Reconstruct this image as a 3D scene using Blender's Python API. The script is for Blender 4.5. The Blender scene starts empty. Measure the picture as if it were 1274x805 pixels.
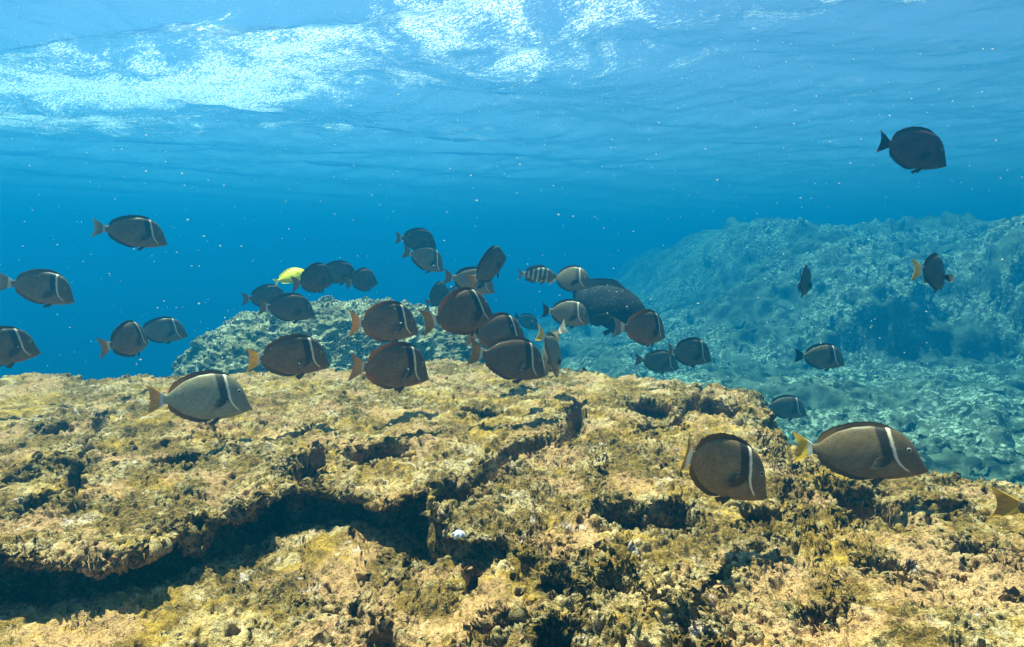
import bpy, math, random
import numpy as np
from mathutils import Vector, Matrix

scene = bpy.context.scene
col = scene.collection
R = math.radians
rng = np.random.default_rng(11)
random.seed(5)

# ------------------------------------------------------------------ camera, sky, sun, exposure
W0, H0, F = 1274.0, 805.0, 830.0          # photograph size and focal length in its pixels
PITCH = math.atan(72.5 / F)
cam_data = bpy.data.cameras.new('camera')
cam = bpy.data.objects.new('camera', cam_data)
col.objects.link(cam)
cam.rotation_euler = (R(90) - PITCH, 0, 0)
cam_data.sensor_width = 36.0
cam_data.lens = 36.0 * F / W0
cam_data.clip_start = 0.02
cam_data.clip_end = 400
scene.camera = cam

SUN_ELEV, SUN_AZ = R(69), R(-46)
SUNV = Vector((math.cos(SUN_ELEV) * math.sin(SUN_AZ), math.cos(SUN_ELEV) * math.cos(SUN_AZ), math.sin(SUN_ELEV)))
world = bpy.data.worlds.new('World')
scene.world = world
world.use_nodes = True
wn = world.node_tree
bg = wn.nodes['Background']
sky = wn.nodes.new('ShaderNodeTexSky')
sky.sky_type = 'NISHITA'
sky.sun_disc = False
sky.sun_elevation = SUN_ELEV
sky.sun_rotation = SUN_AZ
wn.links.new(sky.outputs[0], bg.inputs[0])
bg.inputs[1].default_value = 0.05
sun = bpy.data.lights.new('sun', 'SUN')
sun.energy = 5.0
sun.angle = R(0.53)
sun.color = (1.0, 0.86, 0.58)
sun_o = bpy.data.objects.new('sun', sun)
col.objects.link(sun_o)
sun_o.rotation_euler = SUNV.to_track_quat('Z', 'Y').to_euler()
sun_o.location = (0, 0, 30)

vs = scene.view_settings
vs.view_transform = 'Standard'
vs.look = 'None'
vs.exposure = 2.0
vs.gamma = 1
vs.use_curve_mapping = False
cy = scene.cycles
cy.use_denoising = True
cy.max_bounces = 7
cy.diffuse_bounces = 2
cy.glossy_bounces = 3
cy.transmission_bounces = 3
cy.volume_bounces = 2
cy.transparent_max_bounces = 8
cy.sample_clamp_indirect = 6

# ------------------------------------------------------------------ small helpers
def at(u, v, d):
    """point seen at photo pixel (u, v), d metres ahead of the camera"""
    a, b = (u - W0 / 2) / F, (H0 / 2 - v) / F
    c, s = math.cos(PITCH), math.sin(PITCH)
    return Vector((a * d, (c + b * s) * d, (b * c - s) * d))

def on_plane(u, v, z):
    p = at(u, v, 1.0)
    return Vector((p.x * z / p.z, p.y * z / p.z))

def pix(P):
    c, s = math.cos(PITCH), math.sin(PITCH)
    d = P[..., 1] * c - P[..., 2] * s
    b = P[..., 1] * s + P[..., 2] * c
    return W0 / 2 + F * P[..., 0] / d, H0 / 2 - F * b / d

_perm = rng.permutation(256).astype(np.int32)
_perm = np.concatenate([_perm, _perm, _perm])
_g = rng.normal(size=(256, 3)).astype(np.float32)
_g /= np.linalg.norm(_g, axis=1, keepdims=True)

def noise3(x, y, z):
    x = np.asarray(x, np.float32); y = np.asarray(y, np.float32); z = np.asarray(z, np.float32) + np.zeros_like(x)
    xi, yi, zi = np.floor(x), np.floor(y), np.floor(z)
    fx, fy, fz = x - xi, y - yi, z - zi
    xi = xi.astype(np.int32) & 255; yi = yi.astype(np.int32) & 255; zi = zi.astype(np.int32) & 255
    u = fx * fx * fx * (fx * (fx * 6 - 15) + 10)
    v = fy * fy * fy * (fy * (fy * 6 - 15) + 10)
    w = fz * fz * fz * (fz * (fz * 6 - 15) + 10)
    out = 0
    for dx in (0, 1):
        a = _perm[xi + dx]
        wx = u if dx else 1 - u
        for dy in (0, 1):
            b = _perm[a + yi + dy]
            wy = v if dy else 1 - v
            for dz in (0, 1):
                h = _perm[b + zi + dz]
                g = _g[h]
                out = out + wx * wy * (w if dz else 1 - w) * (g[..., 0] * (fx - dx) + g[..., 1] * (fy - dy) + g[..., 2] * (fz - dz))
    return out * 1.5

def fbm(P, scale, octs=4, gain=0.5, off=0.0, ridged=False):
    s, a, t = 1.0 / scale, 1.0, 0
    for k in range(octs):
        n = noise3(P[..., 0] * s + off + 17.3 * k, P[..., 1] * s + off * 1.7, P[..., 2] * s + 5.1 * k)
        if ridged:
            n = 0.5 - np.abs(n) * 1.6
        t = t + a * n
        s *= 2.03; a *= gain
    return t

def sstep(a, b, x):
    t = np.clip((x - a) / (b - a), 0, 1)
    return t * t * (3 - 2 * t)

def seg_dist(X, Y, pts):
    """distance to an open polyline"""
    best = np.full(X.shape, 1e9, np.float32)
    for (x0, y0), (x1, y1) in zip(pts[:-1], pts[1:]):
        dx, dy = x1 - x0, y1 - y0
        t = np.clip(((X - x0) * dx + (Y - y0) * dy) / (dx * dx + dy * dy + 1e-12), 0, 1)
        best = np.minimum(best, (X - x0 - t * dx) ** 2 + (Y - y0 - t * dy) ** 2)
    return np.sqrt(best)

def poly_sd(X, Y, pts):
    """signed distance to a closed polygon, positive inside"""
    d = seg_dist(X, Y, pts + [pts[0]])
    ins = np.zeros(X.shape, bool)
    q = pts + [pts[0]]
    for (x0, y0), (x1, y1) in zip(q[:-1], q[1:]):
        if y0 == y1:
            continue
        c = ((y0 > Y) != (y1 > Y)) & (X < (x1 - x0) * (Y - y0) / (y1 - y0) + x0)
        ins ^= c
    return np.where(ins, d, -d)

def grid_normals(P):
    a = np.gradient(P, axis=0); b = np.gradient(P, axis=1)
    n = np.cross(a, b)
    n /= np.linalg.norm(n, axis=2, keepdims=True) + 1e-12
    n[n[..., 2].mean() < 0 and slice(None)] *= -1 if n[..., 2].mean() < 0 else 1
    return n

def link(name, me, mat=None, parent=None):
    o = bpy.data.objects.new(name, me)
    col.objects.link(o)
    if mat:
        me.materials.append(mat)
    if parent:
        o.parent = parent
    return o

def raw_mesh(name, V, Q, smooth=True, attrs=None):
    """V (n,3), Q (m,4) or (m,3) index array"""
    me = bpy.data.meshes.new(name)
    V = np.ascontiguousarray(V, np.float32); Q = np.ascontiguousarray(Q, np.int32)
    k = Q.shape[1]
    me.vertices.add(len(V)); me.vertices.foreach_set('co', V.ravel())
    me.loops.add(Q.size); me.loops.foreach_set('vertex_index', Q.ravel())
    me.polygons.add(len(Q))
    me.polygons.foreach_set('loop_start', np.arange(0, Q.size, k, dtype=np.int32))
    me.polygons.foreach_set('loop_total', np.full(len(Q), k, np.int32))
    me.polygons.foreach_set('use_smooth', np.full(len(Q), smooth, bool))
    me.update(calc_edges=True)
    for n, a in (attrs or {}).items():
        at_ = me.attributes.new(n, 'FLOAT', 'POINT')
        at_.data.foreach_set('value', np.ascontiguousarray(a, np.float32).ravel())
    me.validate()
    return me

def grid_quads(n, m, flip=False):
    i = np.arange(n * m).reshape(n, m)
    q = np.stack([i[:-1, :-1], i[1:, :-1], i[1:, 1:], i[:-1, 1:]], -1).reshape(-1, 4)
    return q[:, ::-1] if flip else q

def tag(o, label=None, cat=None, group=None, kind=None):
    if label: o['label'] = label
    if cat: o['category'] = cat
    if group: o['group'] = group
    if kind: o['kind'] = kind
    return o

# ---- node helpers
class N:
    def __init__(s, name):
        s.m = bpy.data.materials.new(name); s.m.use_nodes = True
        s.t = s.m.node_tree; s.t.nodes.clear()
        s.out = s.t.nodes.new('ShaderNodeOutputMaterial')
    def new(s, typ, **kw):
        n = s.t.nodes.new('ShaderNode' + typ)
        for k, v in kw.items():
            setattr(n, k, v)
        return n
    def set(s, sock, v):
        if isinstance(v, bpy.types.NodeSocket): s.t.links.new(v, sock)
        elif isinstance(v, (tuple, list)): sock.default_value = (*v, 1.0) if len(v) == 3 and len(sock.default_value) == 4 else v
        else: sock.default_value = v
    def math(s, op, a, b=0.0, clamp=False):
        n = s.new('Math', operation=op, use_clamp=clamp)
        s.set(n.inputs[0], a); s.set(n.inputs[1], b)
        return n.outputs[0]
    def ramp(s, x, a, b):
        """smoothstep"""
        n = s.new('MapRange', interpolation_type='SMOOTHSTEP')
        s.set(n.inputs[0], x); s.set(n.inputs[1], a); s.set(n.inputs[2], b)
        return n.outputs[0]
    def band(s, x, c, hw, soft):
        d = s.math('ABSOLUTE', s.math('SUBTRACT', x, c))
        n = s.ramp(d, 0, 1)
        mr = n.node
        s.set(mr.inputs[1], s.math('ADD', hw, soft) if isinstance(hw, bpy.types.NodeSocket) else hw + soft)
        s.set(mr.inputs[2], s.math('SUBTRACT', hw, soft) if isinstance(hw, bpy.types.NodeSocket) else hw - soft)
        return n
    def mix(s, f, a, b):
        n = s.new('Mix', data_type='RGBA')
        s.set(n.inputs[0], f); s.set(n.inputs[6], a); s.set(n.inputs[7], b)
        return n.outputs[2]
    def noise(s, vec, scale, detail=3, rough=0.55, dist=0.0):
        n = s.new('TexNoise')
        s.set(n.inputs['Vector'], vec); n.inputs['Scale'].default_value = scale
        n.inputs['Detail'].default_value = detail; n.inputs['Roughness'].default_value = rough
        n.inputs['Distortion'].default_value = dist
        return n.outputs[0]
    def attr(s, name):
        return s.new('Attribute', attribute_name=name).outputs['Fac']
    def bump(s, h, strength, dist, normal=None):
        n = s.new('Bump')
        n.inputs['Strength'].default_value = strength; n.inputs['Distance'].default_value = dist
        s.set(n.inputs['Height'], h)
        if normal: s.set(n.inputs['Normal'], normal)
        return n.outputs[0]
    def bsdf(s, color, rough=0.7, spec=0.3, normal=None):
        n = s.new('BsdfPrincipled')
        s.set(n.inputs['Base Color'], color); s.set(n.inputs['Roughness'], rough)
        s.set(n.inputs['Specular IOR Level'], spec)
        if normal: s.set(n.inputs['Normal'], normal)
        return n.outputs[0]
    def mixs(s, f, a, b):
        n = s.new('MixShader')
        s.set(n.inputs[0], f); s.set(n.inputs[1], a); s.set(n.inputs[2], b)
        return n.outputs[0]
    def done(s, shader, volume=False):
        s.t.links.new(shader, s.out.inputs['Volume' if volume else 'Surface'])
        return s.m

# ------------------------------------------------------------------ materials of the setting
def rock_material(name, warm=1.0, scale=1.0):
    n = N(name)
    P = n.new('NewGeometry').outputs['Position']
    big = n.noise(P, 5.5 * scale, 5, 0.6)
    mid = n.noise(P, 24 * scale, 5, 0.65, 0.6)
    fin = n.noise(P, 110 * scale, 4, 0.7)
    grit = n.noise(P, 380 * scale, 2, 0.7)
    ochre = n.mix(n.ramp(mid, 0.38, 0.66), (0.23, 0.125, 0.022), (0.68, 0.40, 0.060))
    olive = n.mix(n.ramp(fin, 0.35, 0.65), (0.040, 0.025, 0.008), (0.32, 0.185, 0.038))
    c = n.mix(n.ramp(big, 0.45, 0.61), olive, ochre)
    m2 = n.noise(P, 60 * scale, 4, 0.7, 0.4)
    c = n.mix(n.ramp(m2, 0.52, 0.66), c, olive)
    pale = n.math('MULTIPLY', n.ramp(n.noise(P, 9.0 * scale, 6, 0.68, 0.5), 0.49, 0.60), n.ramp(fin, 0.34, 0.54))
    c = n.mix(n.math('MULTIPLY', pale, 0.72), c, n.mix(n.ramp(mid, 0.35, 0.7), (0.70, 0.46, 0.17), (0.85, 0.66, 0.44)))
    att = n.attr('pale')
    c = n.mix(n.math('MULTIPLY', att, n.ramp(fin, 0.30, 0.58)), c, (0.66, 0.37, 0.18))
    tube = n.attr('tube')
    c = n.mix(n.math('MULTIPLY', tube, 0.8), c, n.mix(n.ramp(mid, 0.4, 0.6), (0.30, 0.20, 0.060), (0.56, 0.43, 0.22)))
    brn = n.math('MULTIPLY', n.ramp(n.noise(P, 15 * scale, 5, 0.7, 0.8), 0.54, 0.64), n.ramp(fin, 0.62, 0.40))
    c = n.mix(n.math('MULTIPLY', brn, 0.75), c, (0.055, 0.032, 0.010))
    pk = n.ramp(n.noise(P, 19 * scale, 4, 0.65, 0.3), 0.62, 0.70)
    c = n.mix(n.math('MULTIPLY', pk, 0.8), c, (0.80, 0.60, 0.50))
    speck = n.ramp(grit, 0.60, 0.70)
    c = n.mix(n.math('MULTIPLY', speck, 0.75), c, (0.80, 0.66, 0.38))
    dark = n.ramp(n.noise(P, 260 * scale, 2, 0.6), 0.60, 0.68)
    c = n.mix(n.math('MULTIPLY', dark, 0.8), c, (0.022, 0.016, 0.007))
    b = n.bump(fin, 0.8, 0.012 / scale)
    b = n.bump(grit, 0.8, 0.005 / scale, b)
    return n.done(n.bsdf(c, 0.85, 0.15, b))

M_ROCK = rock_material('reef_rock')

def far_rock_material(name, a, b, c3, scale):
    n = N(name)
    P = n.new('NewGeometry').outputs['Position']
    big = n.noise(P, 1.2 * scale, 6, 0.65)
    mid = n.noise(P, 6 * scale, 5, 0.65)
    fin = n.noise(P, 26 * scale, 4, 0.7)
    c = n.mix(n.ramp(mid, 0.40, 0.62), a, b)
    c = n.mix(n.math('MULTIPLY', n.ramp(fin, 0.48, 0.62), n.ramp(big, 0.42, 0.6)), c, c3)
    bp = n.bump(fin, 0.4, 0.03 / scale)
    return n.done(n.bsdf(c, 0.9, 0.1, bp))

M_MOUND = far_rock_material('mound_rock', (0.06, 0.055, 0.03), (0.30, 0.27, 0.14), (0.75, 0.68, 0.46), 3.0)
M_BED = far_rock_material('seabed_rubble', (0.030, 0.045, 0.030), (0.12, 0.15, 0.10), (0.48, 0.52, 0.38), 0.8)

# ------------------------------------------------------------------ foreground reef
Z0 = -0.42
def XY(pts, z=Z0):
    return [tuple(on_plane(u, v, z)) for u, v in pts]

CREST = XY([(-500, 486), (-250, 480), (0, 470), (120, 467), (210, 462), (330, 456), (450, 450), (560, 447), (660, 450),
            (760, 458), (850, 471), (938, 482), (950, 512), (990, 546), (1060, 560), (1150, 574), (1274, 596), (1420, 622), (1900, 730)])
CREST = CREST + [(2.2, -1.2), (-3.2, -1.2)]
LEDGE = [(-420, 760), (-200, 742), (0, 712), (60, 700), (140, 694), (190, 676), (250, 650), (326, 622), (340, 606), (430, 612),
         (470, 620), (540, 612), (566, 664), (640, 668), (655, 684), (724, 682), (800, 720), (900, 800)]
LEDGE = XY(LEDGE) + [(0.25, -1.5), (-3.0, -1.5)]
# pits: u, v of the far rim, v of the near rim, half width in px, depth
PITS = [(390, 527, 556, 11, .09), (404, 556, 600, 17, .10), (765, 618, 650, 42, .08), (1034, 590, 648, 44, .11),
        (826, 620, 652, 32, .08), (1092, 688, 714, 42, .07), (1150, 612, 634, 48, .07), (846, 745, 772, 30, .08),
        (475, 555, 576, 44, .06), (120, 508, 536, 14, .07), (98, 556, 606, 13, .08), (930, 628, 652, 30, .05),
        (610, 742, 768, 30, .06), (480, 720, 752, 22, .06), (765, 700, 735, 36, .07), (690, 765, 800, 26, .07),
        (1200, 665, 690, 30, .05), (880, 500, 520, 34, .06), (800, 500, 522, 30, .05), (230, 560, 575, 26, .04),
        (1010, 740, 770, 34, .06), (250, 640, 655, 20, .04), (600, 500, 512, 26, .03), (60, 610, 626, 20, .05), (600, 680, 710, 34, .06), (690, 692, 734, 29, .075)]
CRACKS = [([(722, 500), (714, 530), (690, 552), (640, 566), (600, 590), (560, 622)], 0.026, .10),
          ([(130, 505), (118, 535), (96, 580), (92, 625)], 0.014, .05),
          ([(880, 470), (866, 500), (850, 520), (800, 540)], 0.018, .06),
          ([(985, 600), (960, 660), (900, 700), (860, 760)], 0.012, .04),
          ([(250, 520), (300, 560), (390, 590)], 0.010, .03),
          ([(430, 690), (500, 740), (560, 800)], 0.012, .04)]
PITS_W = []
for u, v1, v2, hw, dep in PITS:
    far, near = on_plane(u, v1, Z0), on_plane(u, v2, Z0)
    PITS_W.append((far.x, (far.y + near.y) / 2, hw * (far.y + near.y) / 2 / F, max(0.018, (far.y - near.y) / 2), dep))
CRACKS_W = [(XY(p), w, d) for p, w, d in CRACKS]

def reef_base(X, Y):
    """height and backward undercut of the reef top before its roughness"""
    P = np.stack([X, Y, np.zeros_like(X)], -1)
    n1 = fbm(P, 0.16, 3, 0.55, 3.0)
    n2 = fbm(P, 0.045, 2, 0.5, 9.0)
    low = fbm(P, 0.55, 2, 0.5, 31.0)
    z = Z0 + 0.028 * low + 0.020 * fbm(P, 0.24, 3, 0.5, 12.0, True) - 0.01
    under = np.zeros_like(X)
    wob = 0.020 * n1 + 0.004 * n2
    # terrace below the long ledge
    sd = poly_sd(X, Y, LEDGE) + wob
    fade = 1 - sstep(-0.16, 0.06, X)
    D = 0.012 + 0.052 * fade
    z = z - D * sstep(0.0, 0.030, sd) - 0.030 * fade * np.exp(-((sd - 0.035) / 0.030) ** 2) * (sd > 0)
    z = z + 0.018 * np.exp(-((sd + 0.02) / 0.03) ** 2) * fade          # rim of growth on the lip
    under = under + 0.14 * fade * sstep(0.001, 0.014, sd) * (1 - sstep(0.05, 0.15, sd))
    edge = np.exp(-(sd / 0.06) ** 2)
    for x, y, a, b, dep in PITS_W:
        m = (np.abs(X - x) < a * 1.8) & (np.abs(Y - y) < b * 1.8)
        if not m.any(): continue
        q = np.sqrt(((X[m] - x) / a) ** 2 + ((Y[m] - y) / b) ** 2) + 0.24 * n1[m] + 0.05 * n2[m]
        p = 1 - sstep(0.72, 1.0, q)
        z[m] -= dep * p
        under[m] += 0.04 * sstep(0.3, 0.9, p) * sstep(-0.2, 0.6, (Y[m] - y) / b)
        edge[m] = np.maximum(edge[m], np.exp(-((q - 1.1) / 0.35) ** 2))
    for pts, w, dep in CRACKS_W:
        d = seg_dist(X, Y, pts) + 0.011 * n1 + 0.002 * n2
        p = 1 - sstep(w * 0.55, w, d)
        z = z - dep * p
        edge = np.maximum(edge, np.exp(-((d - w) / 0.03) ** 2))
    # outer edge: the plateau breaks off into deep water
    sc = poly_sd(X, Y, CREST) + 0.035 * n1 + 0.012 * n2
    z = z - 1.15 * (1 - sstep(-0.20, 0.0, sc)) - 0.012 * (1 - sstep(0.0, 0.10, sc))
    edge = np.maximum(edge, 0.7 * np.exp(-((sc - 0.05) / 0.08) ** 2))
    return z, under, edge

O_Y = -0.5
NC, NR = 1900, 1150
th = np.concatenate([np.linspace(-100, -50, 60, endpoint=False), np.linspace(-50, 50, NC), np.linspace(50, 100, 61)[1:]]) * math.pi / 180
thc = th[::5] if (len(th) - 1) % 5 == 0 else np.append(th[::5], th[-1])
rf = np.linspace(0.12, 4.9, 1700)
Xc, Yc = np.outer(np.sin(thc), rf), O_Y + np.outer(np.cos(thc), rf)
zc, _, _ = reef_base(Xc.astype(np.float32), Yc.astype(np.float32))
dep = np.maximum(np.hypot(Xc, Yc), 0.7)
vv = np.gradient(-zc, axis=1) / dep + 0.42 / dep ** 2 * np.gradient(rf)[None]
wgt = np.abs(vv) + 0.30 * np.hypot(np.gradient(zc, axis=1), np.gradient(rf)[None]) / dep
wgt = np.where(zc < -0.75, wgt * 0.12, wgt) * np.where(np.hypot(Xc, Yc) < 0.6, 0.3, 1.0)
cum = np.cumsum(wgt, axis=1); cum = (cum - cum[:, :1]) / (cum[:, -1:] - cum[:, :1])
k_ = np.ones(9) / 9
cum = np.apply_along_axis(lambda a: np.convolve(np.pad(a, 4, 'edge'), k_, 'valid'), 0, cum)
cum = np.maximum.accumulate(cum + np.linspace(0, 1e-4, cum.shape[1])[None], axis=1); cum = (cum - cum[:, :1]) / (cum[:, -1:] - cum[:, :1])
rows_c = np.stack([np.interp(np.linspace(0, 1, NR), cum[i], rf) for i in range(len(thc))])
idx = np.interp(th, thc, np.arange(len(thc)))
i0 = np.clip(idx.astype(int), 0, len(thc) - 2); fr = (idx - i0)[:, None]
rows = rows_c[i0] * (1 - fr) + rows_c[i0 + 1] * fr
X = (np.sin(th)[:, None] * rows).astype(np.float32); Y = (O_Y + np.cos(th)[:, None] * rows).astype(np.float32)
Z, U, EDGE = reef_base(X, Y)
dirx, diry = X / np.maximum(np.hypot(X, Y), .3), Y / np.maximum(np.hypot(X, Y), .3)
P = np.stack([X + U * dirx, Y + U * diry, Z], -1).astype(np.float32)
for sc_, amp, oc, rg in ((0.11, 0.013, 2, False), (0.042, -0.0125, 3, True), (0.017, 0.0046, 1, False), (0.010, 0.0026, 1, False)):
    nrm = grid_normals(P)
    rough = 0.75 + 0.35 * EDGE
    d = fbm(P, sc_, oc, 0.55, 40 + sc_ * 100, rg)
    P = P + nrm * (amp * rough * d)[..., None]
# worm-shell tubes: little craters with a raised rim, thickest along edges
nrm = grid_normals(P)
clus = fbm(P, 0.13, 3, 0.6, 77.0)
prob = np.clip(clus * 1.1 + 0.75 * EDGE - 0.18, 0.0, 1)
tube = np.zeros(X.shape, np.float32)
du = np.linalg.norm(np.gradient(P, axis=0), axis=2); dv = np.linalg.norm(np.gradient(P, axis=1), axis=2)
disp = np.zeros(X.shape, np.float32)
NT = 0
dist = np.hypot(X, Y)
ok = np.argwhere((prob > 0.04) & (dist > 0.55) & (dist < 3.2) & (P[..., 2] > -0.7))
pw = prob[ok[:, 0], ok[:, 1]]; ok = ok[rng.random(len(ok)) < pw]
sel = ok[rng.permutation(len(ok))[:8000]]
for i, j in sel:
    rr = rng.uniform(0.0032, 0.0070) * (0.8 + 0.25 * dist[i, j])
    a = int(np.clip(rr * 2.2 / max(du[i, j], 5e-4), 2, 26)); b = int(np.clip(rr * 2.2 / max(dv[i, j], 5e-4), 2, 26))
    s = (slice(max(i - a, 0), i + a + 1), slice(max(j - b, 0), j + b + 1))
    d = np.linalg.norm(P[s] - P[i, j], axis=2) / rr
    rim = np.exp(-((d - 0.95) / 0.30) ** 2); hole = 1 - sstep(0.45, 0.85, d)
    disp[s] = np.where(d < 2.2, np.maximum(disp[s], rr * 0.75 * rim) - rr * 1.5 * hole * (d < 1), disp[s])
    tube[s] = np.maximum(tube[s], rim * (d > 0.7))
okp = np.argwhere((dist > 0.55) & (dist < 3.2) & (P[..., 2] > -0.7) & (fbm(P, 0.30, 2, 0.5, 91.0) > -0.15))
for i, j in okp[rng.permutation(len(okp))[:5200]]:          # bored pits without a rim
    rr = rng.choice([0.003, 0.0045, 0.0065, 0.010], p=[.35, .35, .22, .08]) * (0.8 + 0.25 * dist[i, j])
    a = int(np.clip(rr * 1.5 / max(du[i, j], 5e-4), 1, 26)); b = int(np.clip(rr * 1.5 / max(dv[i, j], 5e-4), 1, 26))
    s = (slice(max(i - a, 0), i + a + 1), slice(max(j - b, 0), j + b + 1))
    d = np.linalg.norm((P[s] - P[i, j]) * (1, 0.8, 1), axis=2) / rr
    disp[s] = np.minimum(disp[s], np.where(d < 1.3, -rr * 1.7 * (1 - sstep(0.5, 1.1, d)), 9))
P = P + nrm * np.clip(disp, -0.022, 0.012)[..., None]
uu, vv = pix(P)
# pink-orange crust grows on the nearer right side
pal = sstep(0.0, 0.45, fbm(P, 0.20, 4, 0.6, 60.0) + 0.45 * sstep(0.1, 0.7, P[..., 0]) * sstep(1.35, 0.8, P[..., 1]) - 0.12) if False else None
t1 = np.clip((P[..., 0] - 0.05) / 0.6, 0, 1) * np.clip((1.5 - P[..., 1]) / 0.6, 0, 1)
pal = np.clip((fbm(P, 0.20, 4, 0.6, 60.0) + 0.40 * t1 - 0.10) / 0.35, 0, 1) * 0.85
me = raw_mesh('reef', P.reshape(-1, 3), grid_quads(*X.shape, flip=True), True, {'pale': pal, 'tube': tube})
reef = tag(link('reef', me, M_ROCK), kind='structure')
REEF_P = P

# ------------------------------------------------------------------ seabed and the reef slope to the right
def bed_height(X, Y):
    P = np.stack([X, Y, np.zeros_like(X)], -1)
    r = np.hypot(X, Y)
    az = np.degrees(np.arctan2(X, Y))
    n = fbm(P, 2.6, 4, 0.55, 5.0); n2 = fbm(P, 0.6, 3, 0.55, 15.0, True)
    z = -4.2 + 2.95 * sstep(-9, 8, az + 4 * n)
    z = z + 0.10 * n + 0.07 * n2
    # wall line, reef top rising beyond it
    e = Y - (8.6 - 0.10 * (X - 3) + 0.55 * n + 0.45 * fbm(P, 1.1, 3, 0.5, 25.0))
    side = sstep(1.9, 5.6, X + 0.6 * n)
    wall = 0.85 * sstep(0.0, 0.80, e)
    rise = np.clip(e - 0.3, 0, 5.5) * (0.22 + 0.05 * n) * sstep(1.5, 5.5, X)
    z = z + side * (wall + rise + 0.16 * sstep(0, .6, e) * fbm(P, 0.8, 3, 0.6, 55.0, True))
    # a nearer shoulder at the far right
    e2 = np.hypot((X - 8.6) / 2.6, (Y - 9.4) / 2.2) + 0.25 * n
    z = z + 1.25 * (1 - sstep(0.55, 1.0, e2)) * (1 - 0.4 * sstep(0, 1, e))
    cap = 0.30 + 0.75 * sstep(2.5, 5.5, X) - 0.35 * sstep(5.2, 6.6, X) + 0.45 * sstep(6.4, 9, X) + 0.28 * n + 0.10 * n2
    z = np.where(z > cap - 0.15, cap - 0.15 * np.exp(-(z - cap + 0.15) / 0.15), z)
    # the floor sinks into deep water far out
    return z - 1.5 * sstep(18, 40, r)
thb = np.concatenate([np.linspace(-180, -45, 70, endpoint=False), np.linspace(-45, 50, 620), np.linspace(50, 180, 71)[1:]]) * math.pi / 180
rb = np.concatenate([np.linspace(0.3, 3, 12, endpoint=False), np.geomspace(3, 16, 420, endpoint=False), np.geomspace(16, 60, 40)])
X, Y = np.outer(np.sin(thb), rb).astype(np.float32), np.outer(np.cos(thb), rb).astype(np.float32)
Zb = bed_height(X, Y)
Pb = np.stack([X, Y, Zb], -1)
for sc_, amp, oc, rg in ((0.75, -0.12, 3, True), (0.24, -0.055, 2, True)):
    nb = grid_normals(Pb)
    Pb = Pb + nb * (amp * fbm(Pb, sc_, oc, 0.55, 90 + sc_ * 10, rg))[..., None]
bed = tag(link('seabed', raw_mesh('seabed', Pb.reshape(-1, 3), grid_quads(*X.shape, flip=True)), M_BED), kind='structure')

# ------------------------------------------------------------------ rock mound behind the plateau
def mound():
    cx, cy = -1.12, 4.75
    n, m = 420, 260
    a = np.linspace(0, 2 * math.pi, n); s = np.linspace(0, 1, m)
    A, S = np.meshgrid(a, s, indexing='ij')
    prof = np.sqrt(S)
    x = np.cos(A) * 1.45 * prof; y = np.sin(A) * 1.15 * prof
    t = np.stack([np.cos(A), np.sin(A), 0 * A], -1).astype(np.float32)
    rad = 1 + 0.25 * fbm(t * 1.0 + 3, 0.9, 2, 0.5, 8.0)
    x, y = x * rad, y * rad
    h = 1.17 * (1 - S ** 2.0) ** 0.9
    X, Y = (cx + x).astype(np.float32), (cy + y).astype(np.float32)
    tilt = -0.05 + 0.02 * np.exp(-((x + 0.1) / 0.4) ** 2)
    Zz = -1.42 + h + tilt
    Pm = np.stack([X, Y, Zz], -1).astype(np.float32)
    for sc_, amp, oc, rg in ((0.35, 0.06, 2, False), (0.13, -0.045, 3, True), (0.045, -0.016, 2, True), (0.02, 0.007, 2, False)):
        nm = grid_normals(Pm)
        nm = np.where(nm[..., 2:3] < -0.2, -nm, nm)
        d = fbm(Pm, sc_, oc, 0.55, 120 + sc_ * 10, rg)
        d[-1] = d[0]
        Pm = Pm + nm * (amp * d)[..., None]
    Pm[-1] = Pm[0]
    Pm[:, 0] = Pm[:, 0].mean(axis=0)
    me = raw_mesh('rock_mound', Pm.reshape(-1, 3), grid_quads(n, m, flip=True))
    return tag(link('rock_mound', me, M_MOUND), 'grey green rock mound standing in the blue water behind the sunlit plateau', 'rock')
mound()

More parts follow.
